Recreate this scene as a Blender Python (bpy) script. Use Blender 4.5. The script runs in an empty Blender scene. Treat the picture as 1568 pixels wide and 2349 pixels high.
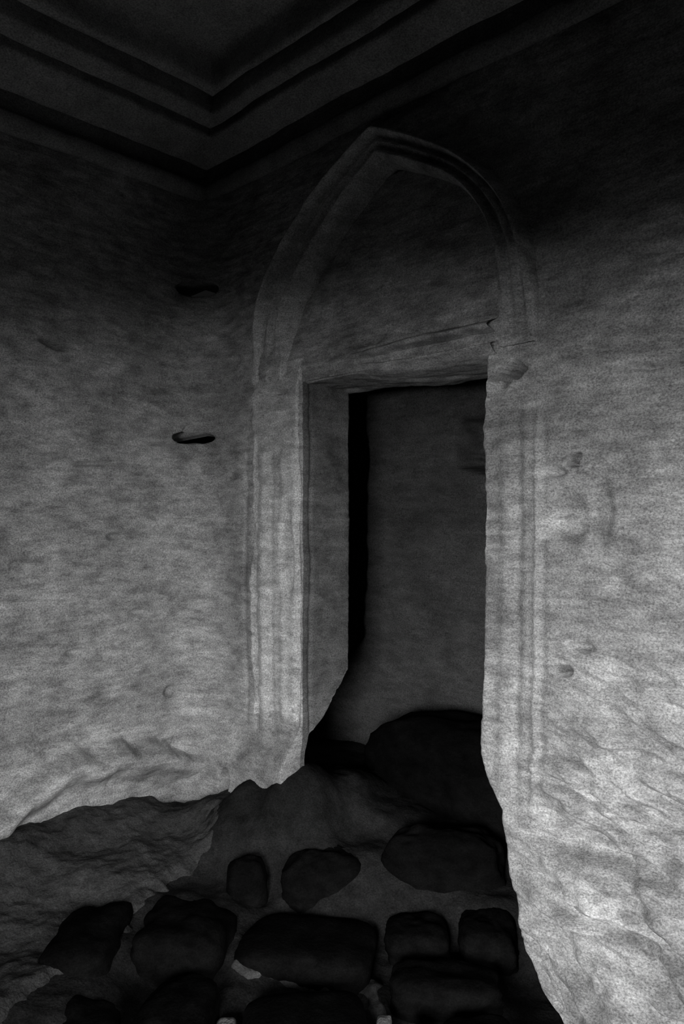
import bpy, math
import numpy as np
from mathutils import Vector

# ------------------------------------------------------------------ camera, light, exposure
# world axes follow the room: x runs along the doorway wall, y goes into it, z is up (metres)
scene = bpy.context.scene
COL = scene.collection
EYE = (4.13, -2.96, 2.10)
cam_data = bpy.data.cameras.new('camera')
cam_data.sensor_fit = 'VERTICAL'
cam_data.sensor_height = 36.0
cam_data.lens = 36.0 * 1724.0 / 2349.0
cam_data.shift_y = 0.0109
cam_data.clip_start = 0.05
camera = bpy.data.objects.new('camera', cam_data)
camera.location = EYE
camera.rotation_euler = (math.radians(90), 0, math.atan2(0.695, 0.719))
COL.objects.link(camera)
scene.camera = camera

world = bpy.data.worlds.new('overcast_sky')
world.use_nodes = True
world.node_tree.nodes['Background'].inputs[0].default_value = (0.5, 0.5, 0.5, 1)
world.node_tree.nodes['Background'].inputs[1].default_value = 0.01
scene.world = world

def area_light(name, loc, target, sx, sy, power):
    d = bpy.data.lights.new(name, 'AREA')
    d.shape = 'RECTANGLE'; d.size = sx; d.size_y = sy; d.energy = power
    d.color = (1, 1, 1)
    o = bpy.data.objects.new(name, d)
    o.location = loc
    o.rotation_euler = (Vector(target) - Vector(loc)).to_track_quat('-Z', 'Y').to_euler()
    COL.objects.link(o)
    return o
# daylight that enters by the entrance doorway behind the photographer
area_light('daylight', (6.9, -10.4, 2.68), (6.9 - 3.4, -4.2, 2.68), 9.0, 3.85, 3150.0)
# added fill lamp beyond an invented side opening, raking along the doorway wall
area_light('side_fill', (11.2, -2.9, 2.5), (6.2, -1.6, 1.7), 4.0, 3.2, 850.0)
scene.cycles.adaptive_threshold = 0.02
scene.cycles.max_bounces = 4
scene.cycles.diffuse_bounces = 3

scene.view_settings.view_transform = 'Standard'
scene.view_settings.look = 'None'
scene.view_settings.exposure = 0.0
scene.view_settings.gamma = 1.0
scene.view_settings.use_curve_mapping = False

# ------------------------------------------------------------------ helpers
def _hash(ix, iy, iz, seed):
    h = (ix.astype(np.uint32) * np.uint32(374761393) + iy.astype(np.uint32) * np.uint32(668265263)
         + iz.astype(np.uint32) * np.uint32(2147483647) + np.uint32((seed * 974634541 + 12345) & 0xffffffff))
    h = (h ^ (h >> np.uint32(13))) * np.uint32(1274126177)
    h = (h ^ (h >> np.uint32(16))) * np.uint32(2246822519)
    h = h ^ (h >> np.uint32(15))
    return h.astype(np.float64) / 4294967295.0

def vnoise(P, seed=0):
    """value noise, -1..1"""
    F = np.floor(P)
    f = P - F
    w = f * f * f * (f * (f * 6 - 15) + 10)
    I = F.astype(np.int64) & 0xffffffff
    x0, y0, z0 = I[..., 0], I[..., 1], I[..., 2]
    x1, y1, z1 = (x0 + 1) & 0xffffffff, (y0 + 1) & 0xffffffff, (z0 + 1) & 0xffffffff
    def L(a, b, t): return a + (b - a) * t
    c = L(L(L(_hash(x0, y0, z0, seed), _hash(x1, y0, z0, seed), w[..., 0]),
            L(_hash(x0, y1, z0, seed), _hash(x1, y1, z0, seed), w[..., 0]), w[..., 1]),
          L(L(_hash(x0, y0, z1, seed), _hash(x1, y0, z1, seed), w[..., 0]),
            L(_hash(x0, y1, z1, seed), _hash(x1, y1, z1, seed), w[..., 0]), w[..., 1]), w[..., 2])
    return c * 2 - 1

def fbm(P, scale, octaves=4, gain=0.5, seed=0):
    P = P * np.asarray(scale, float) + seed * 17.31
    a, s, out = 1.0, 0.0, 0.0
    for k in range(octaves):
        out = out + a * vnoise(P, seed * 7 + k)
        s += a; a *= gain; P = P * 2.03 + 5.7
    return out / s * 1.6

def sstep(a, b, x):
    t = np.clip((x - a) / (b - a), 0, 1)
    return t * t * (3 - 2 * t)

def smooth_poly(pts, n):
    """Catmull-Rom through the points, evenly resampled"""
    p = np.array(pts, float)
    q = np.vstack([2 * p[0] - p[1], p, 2 * p[-1] - p[-2]])
    out = []
    for i in range(1, len(q) - 2):
        t = np.linspace(0, 1, 24, endpoint=False)[:, None]
        a, b, c, d = q[i - 1], q[i], q[i + 1], q[i + 2]
        out.append(0.5 * (2 * b + (c - a) * t + (2 * a - 5 * b + 4 * c - d) * t ** 2 + (3 * b - a - 3 * c + d) * t ** 3))
    out = np.vstack(out + [p[-1:]])
    s = np.concatenate([[0], np.cumsum(np.linalg.norm(np.diff(out, axis=0), axis=1))])
    u = np.linspace(0, s[-1], n)
    return np.stack([np.interp(u, s, out[:, k]) for k in range(out.shape[1])], 1)

def grid_normals(P):
    du = np.gradient(P, axis=0); dv = np.gradient(P, axis=1)
    n = np.cross(du, dv)
    return n / np.maximum(np.linalg.norm(n, axis=-1, keepdims=True), 1e-9)

def link_mesh(name, verts, quads, mat, parent=None, smooth=True):
    me = bpy.data.meshes.new(name)
    verts = np.asarray(verts, np.float32).reshape(-1, 3)
    quads = np.asarray(quads, np.int32)
    k = quads.shape[1]
    me.vertices.add(len(verts)); me.vertices.foreach_set('co', verts.ravel())
    me.loops.add(quads.size); me.loops.foreach_set('vertex_index', quads.ravel())
    me.polygons.add(len(quads))
    me.polygons.foreach_set('loop_start', np.arange(0, quads.size, k, dtype=np.int32))
    me.polygons.foreach_set('use_smooth', np.full(len(quads), smooth))
    me.update(calc_edges=True); me.validate()
    me.materials.append(mat)
    o = bpy.data.objects.new(name, me)
    COL.objects.link(o)
    if parent: o.parent = parent
    return o

def grid_quads(nu, nv, flip=False):
    i = np.arange(nu * nv).reshape(nu, nv)
    q = np.stack([i[:-1, :-1], i[1:, :-1], i[1:, 1:], i[:-1, 1:]], -1).reshape(-1, 4)
    return q[:, ::-1] if flip else q

def grid(name, P, mat, parent=None, flip=False):
    return link_mesh(name, P.reshape(-1, 3), grid_quads(*P.shape[:2], flip), mat, parent)

def multi_grid(name, Ps, mat, parent=None):
    vs, qs, off = [], [], 0
    for P, flip in Ps:
        vs.append(P.reshape(-1, 3)); qs.append(grid_quads(*P.shape[:2], flip) + off); off += P.shape[0] * P.shape[1]
    return link_mesh(name, np.vstack(vs), np.vstack(qs), mat, parent)

def structure(o, label=None, cat=None):
    o['kind'] = 'structure'
    if label: o['label'] = label
    if cat: o['category'] = cat
    return o

def tag(o, label, cat, group=None):
    o['label'] = label; o['category'] = cat
    if group: o['group'] = group
    return o

# ------------------------------------------------------------------ materials
def stone(name, lo, hi, streak=(2.2, 2.2, 9.0), grain=0.50, bump=0.35, rough=0.92, spots=0.38, blot=0.15):
    m = bpy.data.materials.new(name); m.use_nodes = True
    nt = m.node_tree; N = nt.nodes; L = nt.links
    bs = N['Principled BSDF']
    bs.inputs['Roughness'].default_value = rough
    bs.inputs['Specular IOR Level'].default_value = 0.0
    tc = N.new('ShaderNodeTexCoord')
    def mapped(s):
        mp = N.new('ShaderNodeMapping'); mp.inputs['Scale'].default_value = s
        L.new(tc.outputs['Object'], mp.inputs['Vector']); return mp.outputs[0]
    def noise(vec, scale, detail=5, roughn=0.6, dist=0.0):
        n = N.new('ShaderNodeTexNoise'); n.inputs['Scale'].default_value = scale
        n.inputs['Detail'].default_value = detail; n.inputs['Roughness'].default_value = roughn
        n.inputs['Distortion'].default_value = dist
        L.new(vec, n.inputs['Vector']); return n.outputs[0]
    def rng(v, a, b, c, d):
        r = N.new('ShaderNodeMapRange'); r.inputs[1].default_value = a; r.inputs[2].default_value = b
        r.inputs[3].default_value = c; r.inputs[4].default_value = d
        L.new(v, r.inputs[0]); return r.outputs[0]
    def mul(a, b):
        k = N.new('ShaderNodeMath'); k.operation = 'MULTIPLY'; L.new(a, k.inputs[0])
        L.new(b, k.inputs[1]); return k.outputs[0]
    st = mapped(streak)
    broad = rng(noise(mapped((1, 1, 1.5)), 1.7, 2, 0.6), 0.28, 0.72, lo, hi)   # blotchy weathering
    lines = rng(noise(st, 3.2, 4, 0.70), 0.28, 0.72, 1 - spots, 1 + spots * 0.9)  # chisel and bedding streaks
    gr = rng(noise(mapped((1, 1, 1.3)), 115.0, 1, 0.75), 0.25, 0.75, 1 - grain, 1 + grain)  # sand grain
    sp = rng(noise(mapped((1, 1, 1.7)), 8.5, 3, 0.62), 0.33, 0.60, 1 - blot, 1 + 0.3 * blot)   # stains and shallow scars
    v = mul(mul(mul(broad, lines), gr), sp)
    cb = N.new('ShaderNodeCombineColor')
    for i in range(3): L.new(v, cb.inputs[i])
    L.new(cb.outputs[0], bs.inputs['Base Color'])
    bp = N.new('ShaderNodeBump'); bp.inputs['Strength'].default_value = bump; bp.inputs['Distance'].default_value = 0.02
    L.new(lines, bp.inputs['Height'])
    L.new(bp.outputs[0], bs.inputs['Normal'])
    return m

M_WALL = stone('pale_sandstone', 0.27, 0.56, bump=0.3, spots=0.36, blot=0.30)
M_FAR = stone('bounce_cut_rock', 0.04, 0.08)  # unseen walls darkened to cut the light they bounce back
M_JAMB = stone('dark_jamb_stone', 0.13, 0.22, bump=0.3, spots=0.30, blot=0.25)  # jamb reveals, darker than the wall face
M_ARCH = stone('brightened_sandstone', 0.50, 0.68, bump=0.25, spots=0.30, blot=0.25)  # left arch branch and pilaster: brighter light painted in as paler stone
M_CEIL = stone('ceiling_sandstone', 0.30, 0.42, streak=(3, 3, 3), bump=0.25, spots=0.2)
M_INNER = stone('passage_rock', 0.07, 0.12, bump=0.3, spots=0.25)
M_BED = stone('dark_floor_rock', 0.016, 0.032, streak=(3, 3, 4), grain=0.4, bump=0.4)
M_DRIFT = stone('pale_dust', 0.055, 0.09, streak=(4, 4, 4), grain=0.3, bump=0.3, rough=1.0)
M_DUST = stone('loose_earth', 0.042, 0.075, streak=(4, 4, 4), grain=0.4, bump=0.5, rough=1.0)
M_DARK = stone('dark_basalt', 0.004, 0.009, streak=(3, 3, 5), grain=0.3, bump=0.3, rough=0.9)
M_PALE = stone('pale_stone', 0.20, 0.32, streak=(4, 4, 6), grain=0.35, bump=0.4)

# ------------------------------------------------------------------ the doorway wall (y = 0)
OUT_L = [(0.50, 2.95), (0.525, 3.202), (0.587, 3.378), (0.749, 3.633), (0.976, 3.842), (1.188, 3.976), (1.418, 4.09), (1.571, 4.146)]
IN_L = [(0.79, 2.95), (0.807, 3.155), (0.845, 3.277), (0.902, 3.393), (1.048, 3.561), (1.188, 3.698), (1.386, 3.856), (1.571, 3.976)]
OUT_R = [(1.571, 4.146), (1.773, 4.044), (2.038, 3.877), (2.208, 3.728), (2.323, 3.592), (2.40, 3.452), (2.443, 3.287), (2.454, 3.055), (2.455, 2.9)]
IN_R = [(1.571, 3.976), (1.773, 3.874), (1.987, 3.747), (2.112, 3.626), (2.208, 3.466), (2.254, 3.294), (2.266, 3.093), (2.268, 2.9)]

DOOR_L = ([-0.4, 0.55, 0.76, 0.9, 1.1, 1.6, 2.93], [0.93, 0.93, 0.939, 0.939, 0.939, 0.939, 0.939])      # z, x
DOOR_LD = ([-0.4, 0.70, 0.76, 0.858, 0.958, 1.20, 2.93], [0.03, 0.03, 0.03, 0.06, 0.19, 0.40, 0.40])      # z, reveal depth
DOOR_R = ([-0.5, -0.02, 0.08, 0.2, 0.39, 0.6, 0.81, 0.91, 1.04, 1.19, 1.7, 2.93],
          [2.72, 2.618, 2.475, 2.389, 2.367, 2.311, 2.277, 2.20, 2.156, 2.16, 2.177, 2.184])
LINTEL_Z = 2.93

# pits in the stone: x, z, half width, half height, depth, tilt
PITS_R = [(0.015, 2.652, 0.060, 0.027, 0.32, 0), (0.015, 3.615, 0.060, 0.034, 0.34, 0), (0.25, 3.41, 0.05, 0.025, 0.05, 0), (0.745, 3.005, 0.075, 0.021, 0.15, 0), (0.76, 2.88, 0.06, 0.010, 0.03, 0),
          (2.311, 3.324, 0.05, 0.03, 0.06, 0.3), (2.29, 2.785, 0.075, 0.019, 0.20, 0.10), (2.335, 2.795, 0.026, 0.030, 0.24, 0),
          (2.285, 2.757, 0.024, 0.022, 0.12, 0.8), (2.628, 2.376, 0.022, 0.016, 0.08, 0.4), (2.61, 2.35, 0.03, 0.008, 0.05, -0.2), (2.568, 1.466, 0.035, 0.018, 0.10, 0),
          (2.97, 3.17, 0.07, 0.009, 0.022, -0.15), (3.09, 3.14, 0.04, 0.008, 0.02, 0), (0.075, 3.615, 0.075, 0.034, 0.30, 0), (0.06, 2.652, 0.065, 0.025, 0.32, 0), (2.93, 2.718, 0.06, 0.008, 0.03, -0.1),
          (0.36, 0.50, 0.045, 0.06, 0.16, 0), (2.60, 2.12, 0.10, 0.10, 0.025, 0), (2.74, 2.15, 0.05, 0.14, 0.018, 0),
          (2.52, 2.32, 0.06, 0.02, 0.03, 0), (2.66, 1.58, 0.05, 0.02, 0.03, 0), (0.30, 2.40, 0.04, 0.02, 0.02, 0),
          (0.83, 1.92, 0.05, 0.22, 0.03, 0), (0.55, 3.19, 0.05, 0.015, 0.05, 0.1)]
PITS_L = [(-0.035, 2.650, 0.070, 0.024, 0.32, 0), (-0.035, 3.615, 0.065, 0.034, 0.34, 0), (-0.125, 3.615, 0.075, 0.034, 0.34, 0), (-0.150, 2.652, 0.075, 0.027, 0.32, 0), (-0.135, 2.675, 0.040, 0.044, 0.32, 0),
          (-1.042, 3.111, 0.07, 0.02, 0.05, -0.2), (-0.12, 2.31, 0.05, 0.008, 0.02, 0), (-0.02, 3.50, 0.02, 0.03, 0.05, 0),
          (-0.80, 2.45, 0.12, 0.010, 0.02, 0.05), (-0.35, 2.60, 0.12, 0.008, 0.02, 0.1), (-0.5, 1.55, 0.06, 0.02, 0.02, 0),
          (-0.9, 1.35, 0.06, 0.02, 0.02, 0), (-0.25, 1.02, 0.05, 0.04, 0.03, 0), (-0.65, 2.02, 0.05, 0.02, 0.02, 0)]

def pits(a, z, table):
    d = 0.0
    for (px, pz, wx, wz, dep, tilt) in table:
        u = (a - px); v = (z - pz) - tilt * u
        r = (u / wx) ** 2 + (v / wz) ** 2
        d = d + 2.2 * dep * np.exp(-np.clip(r, 0, 30) ** 2)
    return d

def fillet(a, r=0.30):
    """how far a rounded inner corner of radius r stands off a wall at distance a from the corner"""
    m = r * (1 - math.sqrt(0.5))          # past the middle of the curve each wall runs on straight, behind the other
    t = np.clip(r - np.maximum(a, m), 0, r)
    return r - np.sqrt(np.maximum(r * r - t * t, 0)) + np.clip(m - a, 0, None)

def groove(x, c, w, d):
    return d * np.exp(-((x - c) / w) ** 2)

def wall_right_depth(x, z):
    """relief of the doorway wall: positive goes into the rock"""
    P = np.stack([x, 0 * x, z], -1)
    d = 0.020 * fbm(P, (0.9, 1, 1.4), 3, seed=3)
    d = d + 0.009 * fbm(P, (3, 1, 12), 4, 0.55, seed=4)
    d = d + 0.004 * fbm(P, (9, 1, 34), 3, 0.6, seed=5)
    d = d + pits(x, z, PITS_R)
    # worn colonnettes cut into the stone at both sides of the doorway
    band = sstep(0.75, 1.0, z) * sstep(2.75, 2.35, z)
    wob = 0.006 * fbm(P, (1, 1, 2.5), 2, seed=6)
    d = d + 1.0 * band * (groove(x + wob, 0.545, 0.020, 0.022) + groove(x + wob, 0.44, 0.02, 0.010) - groove(x + wob, 0.62, 0.035, 0.014)
                    + groove(x + wob, 0.70, 0.02, 0.006) + groove(x + wob, 0.915, 0.018, 0.02)
                    - groove(x + wob, 0.80, 0.03, 0.010)
                    + groove(x + wob, 2.350, 0.022, 0.018) - groove(x + wob, 2.285, 0.03, 0.012) - groove(x + wob, 2.445, 0.012, 0.014)
                    + groove(x + wob, 2.475, 0.02, 0.010))
    # unworked, bulging foot of the wall beside the doorway: slanting beds of rock
    low = sstep(1.85, 0.45, z) * sstep(2.20, 2.85, x)
    a = 0.30
    xr, zr = x * math.cos(a) - z * math.sin(a), x * math.sin(a) + z * math.cos(a)
    warp = 0.10 * fbm(P, (1.5, 1, 1.5), 2, seed=7)
    Q = np.stack([xr, 0 * x, zr + warp], -1)
    beds = fbm(Q, (1.5, 1, 5.0), 4, 0.6, seed=8)
    ridg = 1 - np.abs(fbm(Q, (2.2, 1, 8.0), 3, 0.55, seed=9)) * 2
    nod = fbm(Q, (4.5, 1, 17), 3, 0.6, seed=10)
    ph = zr * 4.6 + 0.55 * fbm(Q, (1.1, 1, 1.1), 3, seed=13)
    saw = 1 - (ph - np.floor(ph))                                     # swells downwards, then breaks back: ledges
    saw = saw * sstep(1.0, 0.86, saw)
    d = d - low * 0.15 * saw * sstep(-0.4, 0.5, fbm(Q, (1.3, 1, 2.5), 2, seed=14))
    d = d - low * (0.02 + 0.13 * beds + 0.020 * ridg + 0.050 * nod) - 0.020 * sstep(2.3, 1.2, z) * sstep(2.4, 2.8, x) * nod
    d = d - 0.30 * sstep(0.9, -0.3, z) * sstep(2.45, 3.1, x)
    d = d - fillet(x)
    # spreading foot beside the corner
    zf = 0.62 + 0.10 * fbm(P, (2.2, 1, 0.01), 2, seed=12) + 0.12 * sstep(0.3, 0.9, x)
    d = d - 0.13 * sstep(zf + 0.22, zf - 0.05, z) * sstep(1.1, 0.9, x)
    return d

def arch_mask(x, z):
    """1 inside the pointed arch (sunk field of the tympanum)"""
    ml = 0.3 * smooth_poly(OUT_L, 80) + 0.7 * smooth_poly(IN_L, 80); mr = 0.3 * smooth_poly(OUT_R, 80) + 0.7 * smooth_poly(IN_R, 80)
    xl = np.interp(z, ml[:, 1], ml[:, 0]); xr = np.interp(-z, -mr[:, 1], mr[:, 0])
    top = 4.03
    return sstep(-0.02, 0.04, x - xl) * sstep(-0.02, 0.04, xr - x) * (z < top) * sstep(2.90, 2.96, z)

def warp_axis(a, b, n): return np.linspace(a, b, n)

# left panel: face, rounded arris, reveal, back of the jamb
def jamb_panel(zs, edge, depth, x_far, n_face, sgn):
    """sgn +1: face runs from x_far up to the edge (left jamb); -1: mirrored"""
    rows = []
    for z in zs:
        e = float(np.interp(z, *edge)); dp = float(np.interp(z, *depth)) if depth else 0.4
        r = min(0.022, dp * 0.4)
        xs = np.linspace(x_far, e - sgn * r, n_face)
        face = np.stack([xs, 0 * xs, 0 * xs + z], 1)
        t = np.linspace(0, math.pi / 2, 6)[1:]
        arr = np.stack([e - sgn * r + sgn * r * np.sin(t), r - r * np.cos(t), 0 * t + z], 1)
        ys = np.linspace(r, dp, 42)[1:]
        rev = np.stack([0 * ys + e, ys, 0 * ys + z], 1)
        k = np.linspace(0, 1, 8)[1:]
        back = np.stack([e - sgn * 0.7 * k, dp + 0.02 * k, 0 * k + z], 1)
        rows.append(np.vstack([face, arr, rev, back]))
    return np.array(rows)

def displace_panel(P, nface_like, depthfn):
    n = grid_normals(P)
    # decorrelated relief: on the face use the wall relief, on the reveal a plain stone relief
    w = np.clip(np.abs(n[..., 1]), 0, 1) ** 2
    front = P[..., 1] < 0.03
    w = np.where(front, w, 0)
    d = depthfn(P[..., 0], P[..., 2])
    Q = P.copy()
    Q[..., 1] += w * d
    rv = 0.012 * fbm(P, (2, 4, 3), 3, seed=21) + 0.005 * fbm(P, (7, 9, 26), 3, 0.6, seed=22)
    rv = rv + 0.012 * np.exp(-((P[..., 1] - 0.075) / 0.012) ** 2)          # rebate line down the jamb
    Q -= ((1 - w) * rv)[..., None] * np.sign(1) * n * np.where(n[..., 0:1] > 0, 1, -1)
    return Q

ZL = np.linspace(-0.45, LINTEL_Z, 330)
PL = displace_panel(jamb_panel(ZL, DOOR_L, DOOR_LD, 0.0, 92, 1), 92, wall_right_depth)
PR = displace_panel(jamb_panel(ZL, DOOR_R, None, 3.75, 170, -1), 170, wall_right_depth)
# part above the doorway: face, then the soffit going back
XT = np.linspace(0.0, 3.75, 360)
ZT = np.linspace(4.83, LINTEL_Z, 180)
X, Z = np.meshgrid(XT, ZT, indexing='ij')
PT = np.stack([X, wall_right_depth(X, Z) + 0.13 * arch_mask(X, Z), Z], -1)
# plain stretch of the wall beyond the picture
XF = np.linspace(3.75, 6.2, 40); ZF = np.linspace(-0.45, 4.83, 80)
X, Z = np.meshgrid(XF, ZF, indexing='ij')
PF = np.stack([X, wall_right_depth(X, Z), Z], -1)
NL, NR = 92 + 3, 170 + 3
wall_right = structure(multi_grid('wall_right', [(PL[:, :NL + 1], False), (PR[:, :NR + 1], False), (PT, False), (PF, False)], M_WALL),
                       'pale rock-cut wall pierced by a tall doorway under a pointed arch', 'wall')

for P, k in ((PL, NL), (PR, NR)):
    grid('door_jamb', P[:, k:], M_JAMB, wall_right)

def arch_branch(outer, inner, n=150, m=26):
    o = smooth_poly(outer, n); i = smooth_poly(inner, n)
    v = np.linspace(0, 1, m)
    xz = o[:, None, :] * (1 - v)[None, :, None] + i[:, None, :] * v[None, :, None]
    # section: outer roll, hollow, inner roll, then the drop to the sunk field
    prof = 0.100 * np.exp(-((v - 0.15) / 0.12) ** 2) + 0.050 * np.exp(-((v - 0.48) / 0.12) ** 2) + 0.060 * np.exp(-((v - 0.80) / 0.11) ** 2) + 0.012
    prof[0] = -0.04; prof[1] *= 0.5; prof[-1] = -0.12; prof[-2] *= 0.3
    P = np.stack([xz[..., 0], -np.broadcast_to(prof, xz.shape[:2]), xz[..., 1]], -1)
    P[..., 1] += 0.010 * fbm(P, (2, 1, 2), 3, seed=31) + 0.005 * fbm(P, (6, 2, 18), 3, seed=32)
    fade = sstep(0, 0.34, np.linspace(0, 1, n) if outer is OUT_L else np.linspace(1, 0, n))
    edge = np.where((v > 0.9) | (v < 0.06), 1.0, 0.0)[None, :]
    P[..., 1] = P[..., 1] * (edge + (1 - edge) * (0.12 + 0.88 * fade)[:, None])
    return P
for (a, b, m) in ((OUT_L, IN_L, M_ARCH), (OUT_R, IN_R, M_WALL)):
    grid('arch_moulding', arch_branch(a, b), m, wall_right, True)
# the left branch comes down on a flat pilaster of the same brightened stone beside the jamb
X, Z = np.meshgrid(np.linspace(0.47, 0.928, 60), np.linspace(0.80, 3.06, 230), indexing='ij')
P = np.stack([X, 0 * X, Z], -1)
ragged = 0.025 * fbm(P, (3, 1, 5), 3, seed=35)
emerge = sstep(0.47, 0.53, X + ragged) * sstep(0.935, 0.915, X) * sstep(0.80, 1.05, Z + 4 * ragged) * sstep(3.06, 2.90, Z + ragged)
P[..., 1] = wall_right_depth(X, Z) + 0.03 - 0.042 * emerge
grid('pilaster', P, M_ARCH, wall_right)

# tympanum: sunk field inside the arch
il, ir = smooth_poly(IN_L, 80), smooth_poly(IN_R, 80)
zt = np.linspace(2.92, 3.95, 110); ut = np.linspace(0, 1, 140)
xl = np.interp(zt, il[:, 1], il[:, 0]) - 0.03; xr = np.interp(-zt, -ir[:, 1], ir[:, 0]) + 0.03
X = xl[:, None] + (xr - xl)[:, None] * ut[None]; Z = np.broadcast_to(zt[:, None], X.shape)
P = np.stack([X, 0 * X, Z], -1)
hol = 0.05 * np.exp(-(((X - 1.44) / 0.07) ** 2 + ((Z - 3.075) / 0.022) ** 2)) - 0.03 * np.exp(-(((X - 1.46) / 0.07) ** 2 + ((Z - 3.035) / 0.014) ** 2)) \
    - 0.02 * np.exp(-(((X - 1.20) / 0.06) ** 2 + ((Z - 2.995) / 0.018) ** 2)) - 0.015 * np.exp(-(((X - 1.27) / 0.06) ** 2 + ((Z - 3.12) / 0.018) ** 2))
P[..., 1] = 0.085 - 0.045 * sstep(3.35, 3.0, Z) + 0.016 * fbm(P, (1.6, 1, 1.6), 3, seed=41) + 0.007 * fbm(P, (4, 1, 13), 4, 0.6, seed=42) + hol - 0.02 * sstep(3.2, 2.95, Z)
grid('tympanum', P, M_WALL, wall_right, True)

# lintel: broken lower edge of the tympanum and the soffit behind it
prof = smooth_poly([(0.06, 3.10), (0.03, 3.05), (-0.045, 3.025), (-0.06, 2.995), (0.07, 2.968), (0.08, 2.950), (-0.025, 2.93), (-0.02, 2.905), (0.05, 2.872), (0.14, 2.868), (0.30, 2.868), (0.46, 2.875), (0.47, 3.0)], 120)
xs = np.linspace(0.90, 2.235, 180)
X = np.broadcast_to(xs[:, None], (180, 120)); Y = np.broadcast_to(prof[:, 0], X.shape).copy(); Z = np.broadcast_to(prof[:, 1], X.shape).copy()
left = sstep(1.75, 1.2, X)                       # the ledge dies out towards the left jamb
Y = Y + left * np.where(Y < 0.1, (0.045 - Y) * 0.75, 0)
Z = Z + left * 0.045 * (Z < 2.95)
P = np.stack([X, Y, Z], -1)
n = grid_normals(P)
P = P + n * (0.010 * fbm(P, (2.5, 6, 5), 3, seed=51) + 0.006 * fbm(P, (6, 12, 22), 3, seed=52))[..., None]
grid('lintel', P, M_WALL, wall_right, False)

# ------------------------------------------------------------------ the wall on the left (x = 0)
def wall_left_depth(y, z):
    P = np.stack([0 * y, y, z], -1)
    d = 0.022 * fbm(P, (1, 0.9, 1.3), 3, seed=61) + 0.009 * fbm(P, (1, 3, 12), 4, 0.55, seed=62) + 0.004 * fbm(P, (1, 9, 34), 3, 0.6, seed=63)
    d = d + pits(y, z, PITS_L)
    zf = np.interp(y, [-4.2, -1.75, -1.48, -1.15, -0.90, -0.70, -0.52, -0.35, -0.2, 0.0], [0.5, 0.52, 0.55, 0.64, 0.74, 0.78, 0.72, 0.62, 0.58, 0.62])
    zf = zf + 0.05 * fbm(P, (1, 5, 0.01), 3, seed=64)
    d = d - 0.16 * sstep(zf + 0.07, zf - 0.03, z) * (1 - 0.85 * sstep(zf - 0.05, zf - 0.20, z))
    return d
ys = np.concatenate([np.linspace(-4.3, -1.8, 60)[:-1], np.linspace(-1.8, 0.0, 190)]); zs = np.linspace(-0.45, 4.83, 470)
Y, Z = np.meshgrid(ys, zs, indexing='ij')
P = np.stack([-wall_left_depth(Y, Z), Y, Z], -1)
P[..., 0] += fillet(-Y)     # the corner between the two walls is rounded off
wall_left = structure(grid('wall_left', P, M_WALL, None, False), 'pale weathered rock wall left of the doorway wall', 'wall')

# ------------------------------------------------------------------ walls behind the photographer, with the entrance
def plain(name, u0, u1, v0, v1, fn, mat, nu=40, nv=40, parent=None):
    U, V = np.meshgrid(np.linspace(u0, u1, nu), np.linspace(v0, v1, nv), indexing='ij')
    P = fn(U, V); P = P + grid_normals(P) * (0.03 * fbm(P, (1.2, 1.2, 1.6), 4, seed=70))[..., None]
    return grid(name, P, mat, parent)
ENT = (3.2, 5.0, 2.34)     # entrance: x from, x to, head height
def block(name, x0, x1, y0, y1, z0, z1, mat, parent=None):
    v = [(x, y, z) for x in (x0, x1) for y in (y0, y1) for z in (z0, z1)]
    q = [(0, 1, 3, 2), (4, 6, 7, 5), (0, 4, 5, 1), (2, 3, 7, 6), (0, 2, 6, 4), (1, 5, 7, 3)]
    return link_mesh(name, v, q, mat, parent, False)
wf = structure(block('wall_front', -0.1, ENT[0], -4.65, -4.2, -0.45, 4.85, M_FAR), 'thick rock wall with the entrance behind the photographer', 'wall')
block('entrance_pier', ENT[1], 6.3, -4.65, -4.2, -0.45, 4.85, M_FAR, wf)
block('entrance_head', ENT[0], ENT[1], -4.65, -4.2, ENT[2], 4.85, M_FAR, wf)

FILL_OPENING = (-2.1, -1.0, 0.9, 2.15)   # unseen side-wall opening added for the fill lamp: y from, y to, sill, head
ws = structure(block('wall_side', 6.15, 6.6, -4.65, FILL_OPENING[0], -0.45, 4.85, M_FAR), 'rock wall with an added opening for fill light, right of the photographer', 'wall')
block('fill_opening_pier', 6.15, 6.6, FILL_OPENING[1], 0.25, -0.45, 4.85, M_FAR, ws)
block('fill_opening_head', 6.15, 6.6, FILL_OPENING[0], FILL_OPENING[1], FILL_OPENING[3], 4.85, M_FAR, ws)
block('fill_opening_sill', 6.15, 6.6, FILL_OPENING[0], FILL_OPENING[1], -0.45, FILL_OPENING[2], M_FAR, ws)

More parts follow.
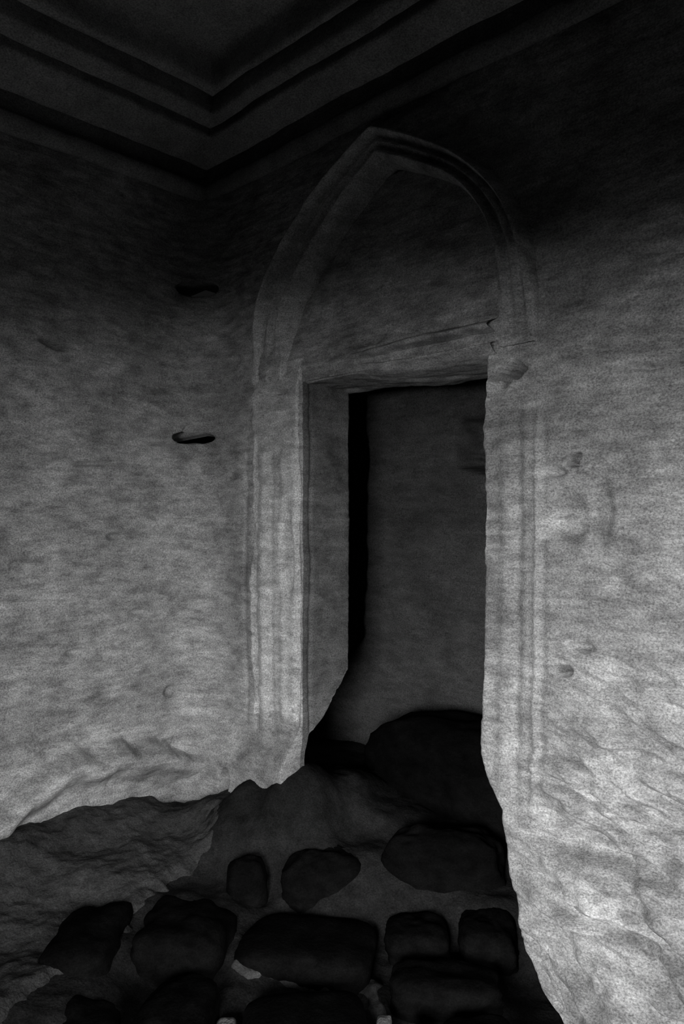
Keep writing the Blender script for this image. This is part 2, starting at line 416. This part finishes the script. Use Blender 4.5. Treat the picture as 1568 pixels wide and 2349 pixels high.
# ------------------------------------------------------------------ ceiling with stepped mouldings
def ceiling_profile():
    """inset from the walls (as fraction of the step lines) and height"""
    # (distance from left wall, distance from doorway wall, z)
    pts = [(-0.03, 4.24), (0.02, 4.205), (0.06, 4.188), (0.10, 4.195), (0.125, 4.235), (0.115, 4.275), (0.07, 4.31), (0.04, 4.40), (0.05, 4.55), (0.10, 4.62), (0.15, 4.58), (0.175, 4.45), (0.185, 4.36), (0.205, 4.33),
           (0.25, 4.335), (0.34, 4.36), (0.42, 4.385), (0.445, 4.405), (0.435, 4.46), (0.43, 4.58), (0.46, 4.64), (0.485, 4.58), (0.485, 4.45), (0.50, 4.42),
           (0.53, 4.415), (0.57, 4.425), (0.60, 4.45), (0.59, 4.50), (0.58, 4.60), (0.61, 4.67), (0.64, 4.62), (0.645, 4.54), (0.66, 4.507), (0.69, 4.50), (0.715, 4.515), (0.72, 4.55), (0.715, 4.62),
           (0.76, 4.66), (0.90, 4.66), (1.3, 4.67), (2.0, 4.68)]
    q = np.array([(a, a * 0.64 if a < 0.8 else a - 0.30, z) for a, z in pts])
    return smooth_poly(q, 420)
cp = ceiling_profile()
def step_band(i0, i1, name, label):
    """moulded band running along the left wall, round the corner and along the doorway wall"""
    seg = cp[i0:i1 + 1]
    sl = np.linspace(-4.2, 0, 150); sr = np.linspace(0, 6.15, 230)[1:]
    rows = []
    for a, b, z in seg:
        # along the left wall towards the mitre at (a, -b), then along the doorway wall
        l = np.stack([np.full(150, a), -4.25 + (4.25 - b) * np.linspace(0, 1, 150), np.full(150, z)], 1)
        r = np.stack([a + (6.2 - a) * np.linspace(0, 1, 230)[1:], np.full(229, -b), np.full(229, z)], 1)
        rows.append(np.vstack([l, r]))
    P = np.array(rows).transpose(1, 0, 2)
    P[..., 2] += 0.014 * fbm(P, (1.5, 1.5, 1), 3, seed=81) + 0.004 * fbm(P, (8, 8, 8), 3, seed=82)
    P[..., :2] += 0.010 * np.stack([fbm(P, (1.3, 1.3, 2), 3, seed=83), fbm(P, (1.3, 1.3, 2), 3, seed=84)], -1)
    return structure(grid(name, P, M_CEIL, None, False), label, 'moulding')
marks = [0] + [int(np.argmin(np.abs(cp[:, 0] - a) + np.abs(cp[:, 2] - z))) for a, z in ((0.10, 4.62), (0.46, 4.64), (0.61, 4.67), (0.76, 4.66))]
step_band(marks[0], marks[1], 'trim_1', 'rounded stone moulding where the walls meet the ceiling')
step_band(marks[1], marks[2], 'trim_2', 'broad flat soffit band between the stepped ceiling mouldings')
step_band(marks[2], marks[3], 'trim_3', 'second stepped stone moulding inset from the walls')
step_band(marks[3], marks[4], 'trim_4', 'innermost thin stone moulding round the ceiling field')
step_band(marks[4], len(cp) - 1, 'ceiling', 'dark rock ceiling framed by stepped mouldings')
block('roof_rock', -0.3, 6.4, -4.7, 0.3, 4.82, 5.2, M_CEIL, bpy.data.objects['ceiling'])

# ------------------------------------------------------------------ passage behind the doorway
def inner_back():
    zs = np.linspace(-0.3, 3.45, 200)
    rows = []
    for z in zs:
        e = float(np.interp(z, [-0.3, 0.5, 0.8, 1.05, 1.25, 3.0, 3.4], [-0.25, -0.2, -0.08, 0.18, 0.34, 0.37, 0.40]))
        xs = np.linspace(3.0, e, 130)
        yy = np.linspace(1.2, 2.3, 30)[1:]
        rows.append(np.vstack([np.stack([xs, 0 * xs + 1.2, 0 * xs + z], 1), np.stack([0 * yy + e, yy, 0 * yy + z], 1)]))
    P = np.array(rows)
    n = grid_normals(P)
    d = 0.03 * fbm(P, (1.2, 1.2, 1.6), 3, seed=91) + 0.010 * fbm(P, (4, 4, 12), 4, seed=92)
    x, z = P[..., 0], P[..., 2]
    face = P[..., 1] < 1.21
    nic = sstep(1.17, 1.20, x + 0.12 * (2.75 - z)) * sstep(1.50, 1.46, x) * sstep(2.46, 2.50, z + 0.25 * (x - 1.2)) * sstep(2.80, 2.77, z)
    P[..., 1] += np.where(face, d + 0.30 * nic * (1 - 0.5 * sstep(0.03, 0.0, np.abs(z - 2.56 + 0.1 * (x - 1.2)))), 0)
    P[..., 0] += np.where(face, 0, d)
    return P
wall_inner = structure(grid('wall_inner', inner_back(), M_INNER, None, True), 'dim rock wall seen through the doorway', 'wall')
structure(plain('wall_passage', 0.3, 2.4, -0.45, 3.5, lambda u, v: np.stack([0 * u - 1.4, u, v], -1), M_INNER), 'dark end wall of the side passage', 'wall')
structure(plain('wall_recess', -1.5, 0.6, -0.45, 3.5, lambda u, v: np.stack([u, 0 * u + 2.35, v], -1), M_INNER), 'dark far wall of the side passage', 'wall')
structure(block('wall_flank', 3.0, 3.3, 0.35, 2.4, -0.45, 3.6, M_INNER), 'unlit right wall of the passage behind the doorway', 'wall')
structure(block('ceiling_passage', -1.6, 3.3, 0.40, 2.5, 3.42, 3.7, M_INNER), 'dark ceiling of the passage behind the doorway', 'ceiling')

# ------------------------------------------------------------------ floor
CTRL = np.array([(-0.05, -1.33, .46), (-0.05, -0.9, .44), (-0.05, -0.55, .42), (0.05, -0.25, .30), (0.15, -0.05, .30), (0.4, -0.10, .38), (0.65, -0.14, .58), (0.92, -0.12, .68), (0.92, 0.05, .74), (0.75,-0.3,.42),
                 (0.95, 0.4, .60), (1.3, 0.1, .30), (1.2, 0.5, .42), (0.2, 0.8, .45), (-0.5, 1.2, .4), (1.6, 0.6, .36), (2.0, 0.4, .18), (2.1, 1.2, .5), (2.4, 0, -.08), (2.0, -0.05, -.03),
                 (1.7, -0.3, -.05), (1.3, -0.4, .02), (1.05, -0.35, .08), (0.8, -0.5, .16), (0.5, -0.5, .26), (0.45, -1.0, .30), (0.7, -1.2, .16), (0.9, -1.55, .16), (0.3, -1.9, .30),
                 (1.3, -1.1, .02), (1.8, -0.9, -.04), (2.1, -0.4, -.06), (2.6, -0.4, -.10), (3.1, -0.7, 0), (3.5, -1.6, 0), (2.0, -2.0, 0), (1.0, -2.6, .1), (4.2, -3.2, 0), (5.5, -1.0, 0), (5.5, -3.5, 0), (0, -3.6, .3), (2.8, 1.5, .4), (-1.3, 2.2, .4), (6.1, 0, 0)])
def floor_z(x, y):
    d2 = (x[..., None] - CTRL[:, 0]) ** 2 + (y[..., None] - CTRL[:, 1]) ** 2
    w = 1.0 / (d2 + 0.012) ** 1.7
    return (w * CTRL[:, 2]).sum(-1) / w.sum(-1)
X, Y = np.meshgrid(np.linspace(-1.5, 6.3, 330), np.linspace(-4.7, 2.45, 310), indexing='ij')
P = np.stack([X, Y, floor_z(X, Y)], -1)
P[..., 2] += 0.05 * fbm(P, (1.6, 1.6, 0), 3, seed=101) * 0.6 + 0.018 * fbm(P, (6, 6, 0), 4, 0.55, seed=102)
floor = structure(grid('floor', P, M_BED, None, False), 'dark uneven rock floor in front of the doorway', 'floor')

def seg_dist(x, y, a, b):
    ax, ay = a; bx, by = b
    t = np.clip(((x - ax) * (bx - ax) + (y - ay) * (by - ay)) / ((bx - ax) ** 2 + (by - ay) ** 2), 0, 1)
    return np.hypot(x - ax - t * (bx - ax), y - ay - t * (by - ay))
def drift(name, x0, x1, y0, y1, n, mask, mat, label, lift):
    """loose material lying on the rock floor: rises above it where the mask is high, dives under it at its rim"""
    X, Y = np.meshgrid(np.linspace(x0, x1, n), np.linspace(y0, y1, n), indexing='ij')
    P = np.stack([X, Y, floor_z(X, Y)], -1)
    P[..., 2] += 0.05 * fbm(P, (1.6, 1.6, 0), 3, seed=101) * 0.6 + 0.018 * fbm(P, (6, 6, 0), 4, 0.55, seed=102)
    m = mask(X, Y) + 0.28 * fbm(P, (5, 5, 0), 4, 0.6, seed=105)
    P[..., 2] += -0.06 + (lift + 0.06) * sstep(0.25, 0.75, m) + 0.006 * fbm(P, (22, 22, 0), 3, seed=106)
    o = grid(name, P, mat, floor)
    o['kind'] = 'stuff'; o['label'] = label
    return o
drift('earth_bank', -0.1, 1.75, -4.1, 0.2, 260, lambda x, y: 1.0 - sstep(0.55, 1.05, x + 0.40 * np.clip(y + 0.9, -1.4, 1.2)), M_DUST, 'loose grey earth banked along the foot of the left wall', 0.03)
drift('dust_drift', 1.1, 2.4, -1.25, 0.0, 130, lambda x, y: 1.0 - np.minimum(seg_dist(x, y, (1.42, -0.76), (1.84, -0.42)) / 0.16, seg_dist(x, y, (1.84, -0.42), (2.08, -0.56)) / 0.12), M_DRIFT, 'pale dust caught between the two dark floor slabs', 0.012)

# ------------------------------------------------------------------ boulders and stones
def ico(sub):
    import bmesh
    bm = bmesh.new(); bmesh.ops.create_icosphere(bm, subdivisions=sub, radius=1.0)
    bm.verts.ensure_lookup_table()
    v = np.array([tuple(a.co) for a in bm.verts]); f = np.array([[a.index for a in p.verts] for p in bm.faces]); bm.free()
    return v, f
ICO = {k: ico(k) for k in (3, 4, 5)}
def boulder(name, loc, size, rot, mat, label, cat='boulder', seed=0, square=0.5, sub=4, rough=0.10, tilt=(0, 0), group=None):
    """rounded block: squareness 0 = ellipsoid, 1 = box"""
    v, f = ICO[sub]
    p = 2 + 6 * square
    r = (np.abs(v) ** p).sum(1) ** (-1 / p)
    q = v * r[:, None]
    amp = rough
    q = q * (1 + amp * fbm(v, (1.3, 1.3, 1.3), 2, seed=200 + seed) + amp * 0.4 * fbm(v, (4, 4, 7), 3, seed=201 + seed))[:, None]
    q = q * np.array(size) / 2.0
    o = link_mesh(name, q, f, mat)
    o.location = loc; o.rotation_euler = (tilt[0], tilt[1], rot)
    return tag(o, label, cat, group)
A = math.atan2(0.695, 0.719)   # the stones lie in rough rows across the way to the doorway
ROW_X, ROW_Y = Vector((0.719, 0.695, 0)), Vector((-0.695, 0.719, 0))
def row_stone(name, p0, p1, q0, q1, zt, mat, label, cat='boulder', seed=0, square=0.4, sub=5, rough=0.10, zb=-0.10):
    """stone whose footprint spans p0..p1 across the approach and q0..q1 along it"""
    c = Vector((EYE[0], EYE[1], 0)) + ROW_X * ((p0 + p1) / 2) + ROW_Y * ((q0 + q1) / 2)
    return boulder(name, (c.x, c.y, (zt + zb) / 2), ((p1 - p0) * 0.93, (q1 - q0) * 0.93, zt - zb), A + 0.16 * math.sin(seed * 2.7), mat, label, cat, seed, square * 0.75, sub, rough)
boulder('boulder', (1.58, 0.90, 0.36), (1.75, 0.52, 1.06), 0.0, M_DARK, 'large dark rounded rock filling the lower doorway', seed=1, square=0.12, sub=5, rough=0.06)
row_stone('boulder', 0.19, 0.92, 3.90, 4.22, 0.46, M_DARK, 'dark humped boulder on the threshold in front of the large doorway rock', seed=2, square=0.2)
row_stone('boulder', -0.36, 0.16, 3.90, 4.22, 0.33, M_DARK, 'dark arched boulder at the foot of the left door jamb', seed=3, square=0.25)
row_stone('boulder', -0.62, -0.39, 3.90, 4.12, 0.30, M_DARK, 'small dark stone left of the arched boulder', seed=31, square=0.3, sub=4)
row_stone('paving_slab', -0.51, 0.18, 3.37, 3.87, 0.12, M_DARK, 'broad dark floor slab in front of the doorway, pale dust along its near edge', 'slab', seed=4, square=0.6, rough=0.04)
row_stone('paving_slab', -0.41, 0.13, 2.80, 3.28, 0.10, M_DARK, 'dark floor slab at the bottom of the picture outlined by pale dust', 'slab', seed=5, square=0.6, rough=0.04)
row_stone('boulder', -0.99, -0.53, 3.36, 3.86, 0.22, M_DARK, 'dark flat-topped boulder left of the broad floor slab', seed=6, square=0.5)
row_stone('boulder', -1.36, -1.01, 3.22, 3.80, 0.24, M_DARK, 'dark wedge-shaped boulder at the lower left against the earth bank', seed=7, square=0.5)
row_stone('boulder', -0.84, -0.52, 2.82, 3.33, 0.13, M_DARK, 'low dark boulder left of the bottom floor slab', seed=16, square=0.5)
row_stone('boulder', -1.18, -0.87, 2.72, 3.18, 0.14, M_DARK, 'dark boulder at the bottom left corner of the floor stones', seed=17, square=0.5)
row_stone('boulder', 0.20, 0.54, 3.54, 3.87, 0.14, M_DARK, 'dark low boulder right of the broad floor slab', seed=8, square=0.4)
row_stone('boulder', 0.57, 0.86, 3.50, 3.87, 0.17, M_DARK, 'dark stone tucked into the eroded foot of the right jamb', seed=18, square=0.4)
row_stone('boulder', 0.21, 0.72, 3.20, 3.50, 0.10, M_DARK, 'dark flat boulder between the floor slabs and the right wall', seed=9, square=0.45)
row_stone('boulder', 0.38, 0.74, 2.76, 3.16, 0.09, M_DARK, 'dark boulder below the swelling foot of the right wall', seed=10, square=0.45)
row_stone('rubble_stone', -0.52, -0.425, 2.99, 3.15, 0.05, M_PALE, 'small pale stone at the left end of the bottom floor slab', 'stone', seed=12, square=0.3, sub=4, zb=-0.02)
row_stone('rubble_stone', 0.14, 0.21, 3.04, 3.17, 0.045, M_PALE, 'small pale stone at the right end of the bottom floor slab', 'stone', seed=13, square=0.3, sub=4, zb=-0.02)
row_stone('rubble_stone', 0.24, 0.36, 2.96, 3.08, 0.06, M_PALE, 'flat pale stone on the floor between the bottom slab and the right wall', 'stone', seed=14, square=0.4, sub=4, zb=-0.03)
row_stone('rubble_stone', 0.82, 0.98, 2.80, 2.92, 0.06, M_PALE, 'pale stone at the bottom against the foot of the right wall', 'stone', seed=15, square=0.4, sub=4, zb=-0.04)
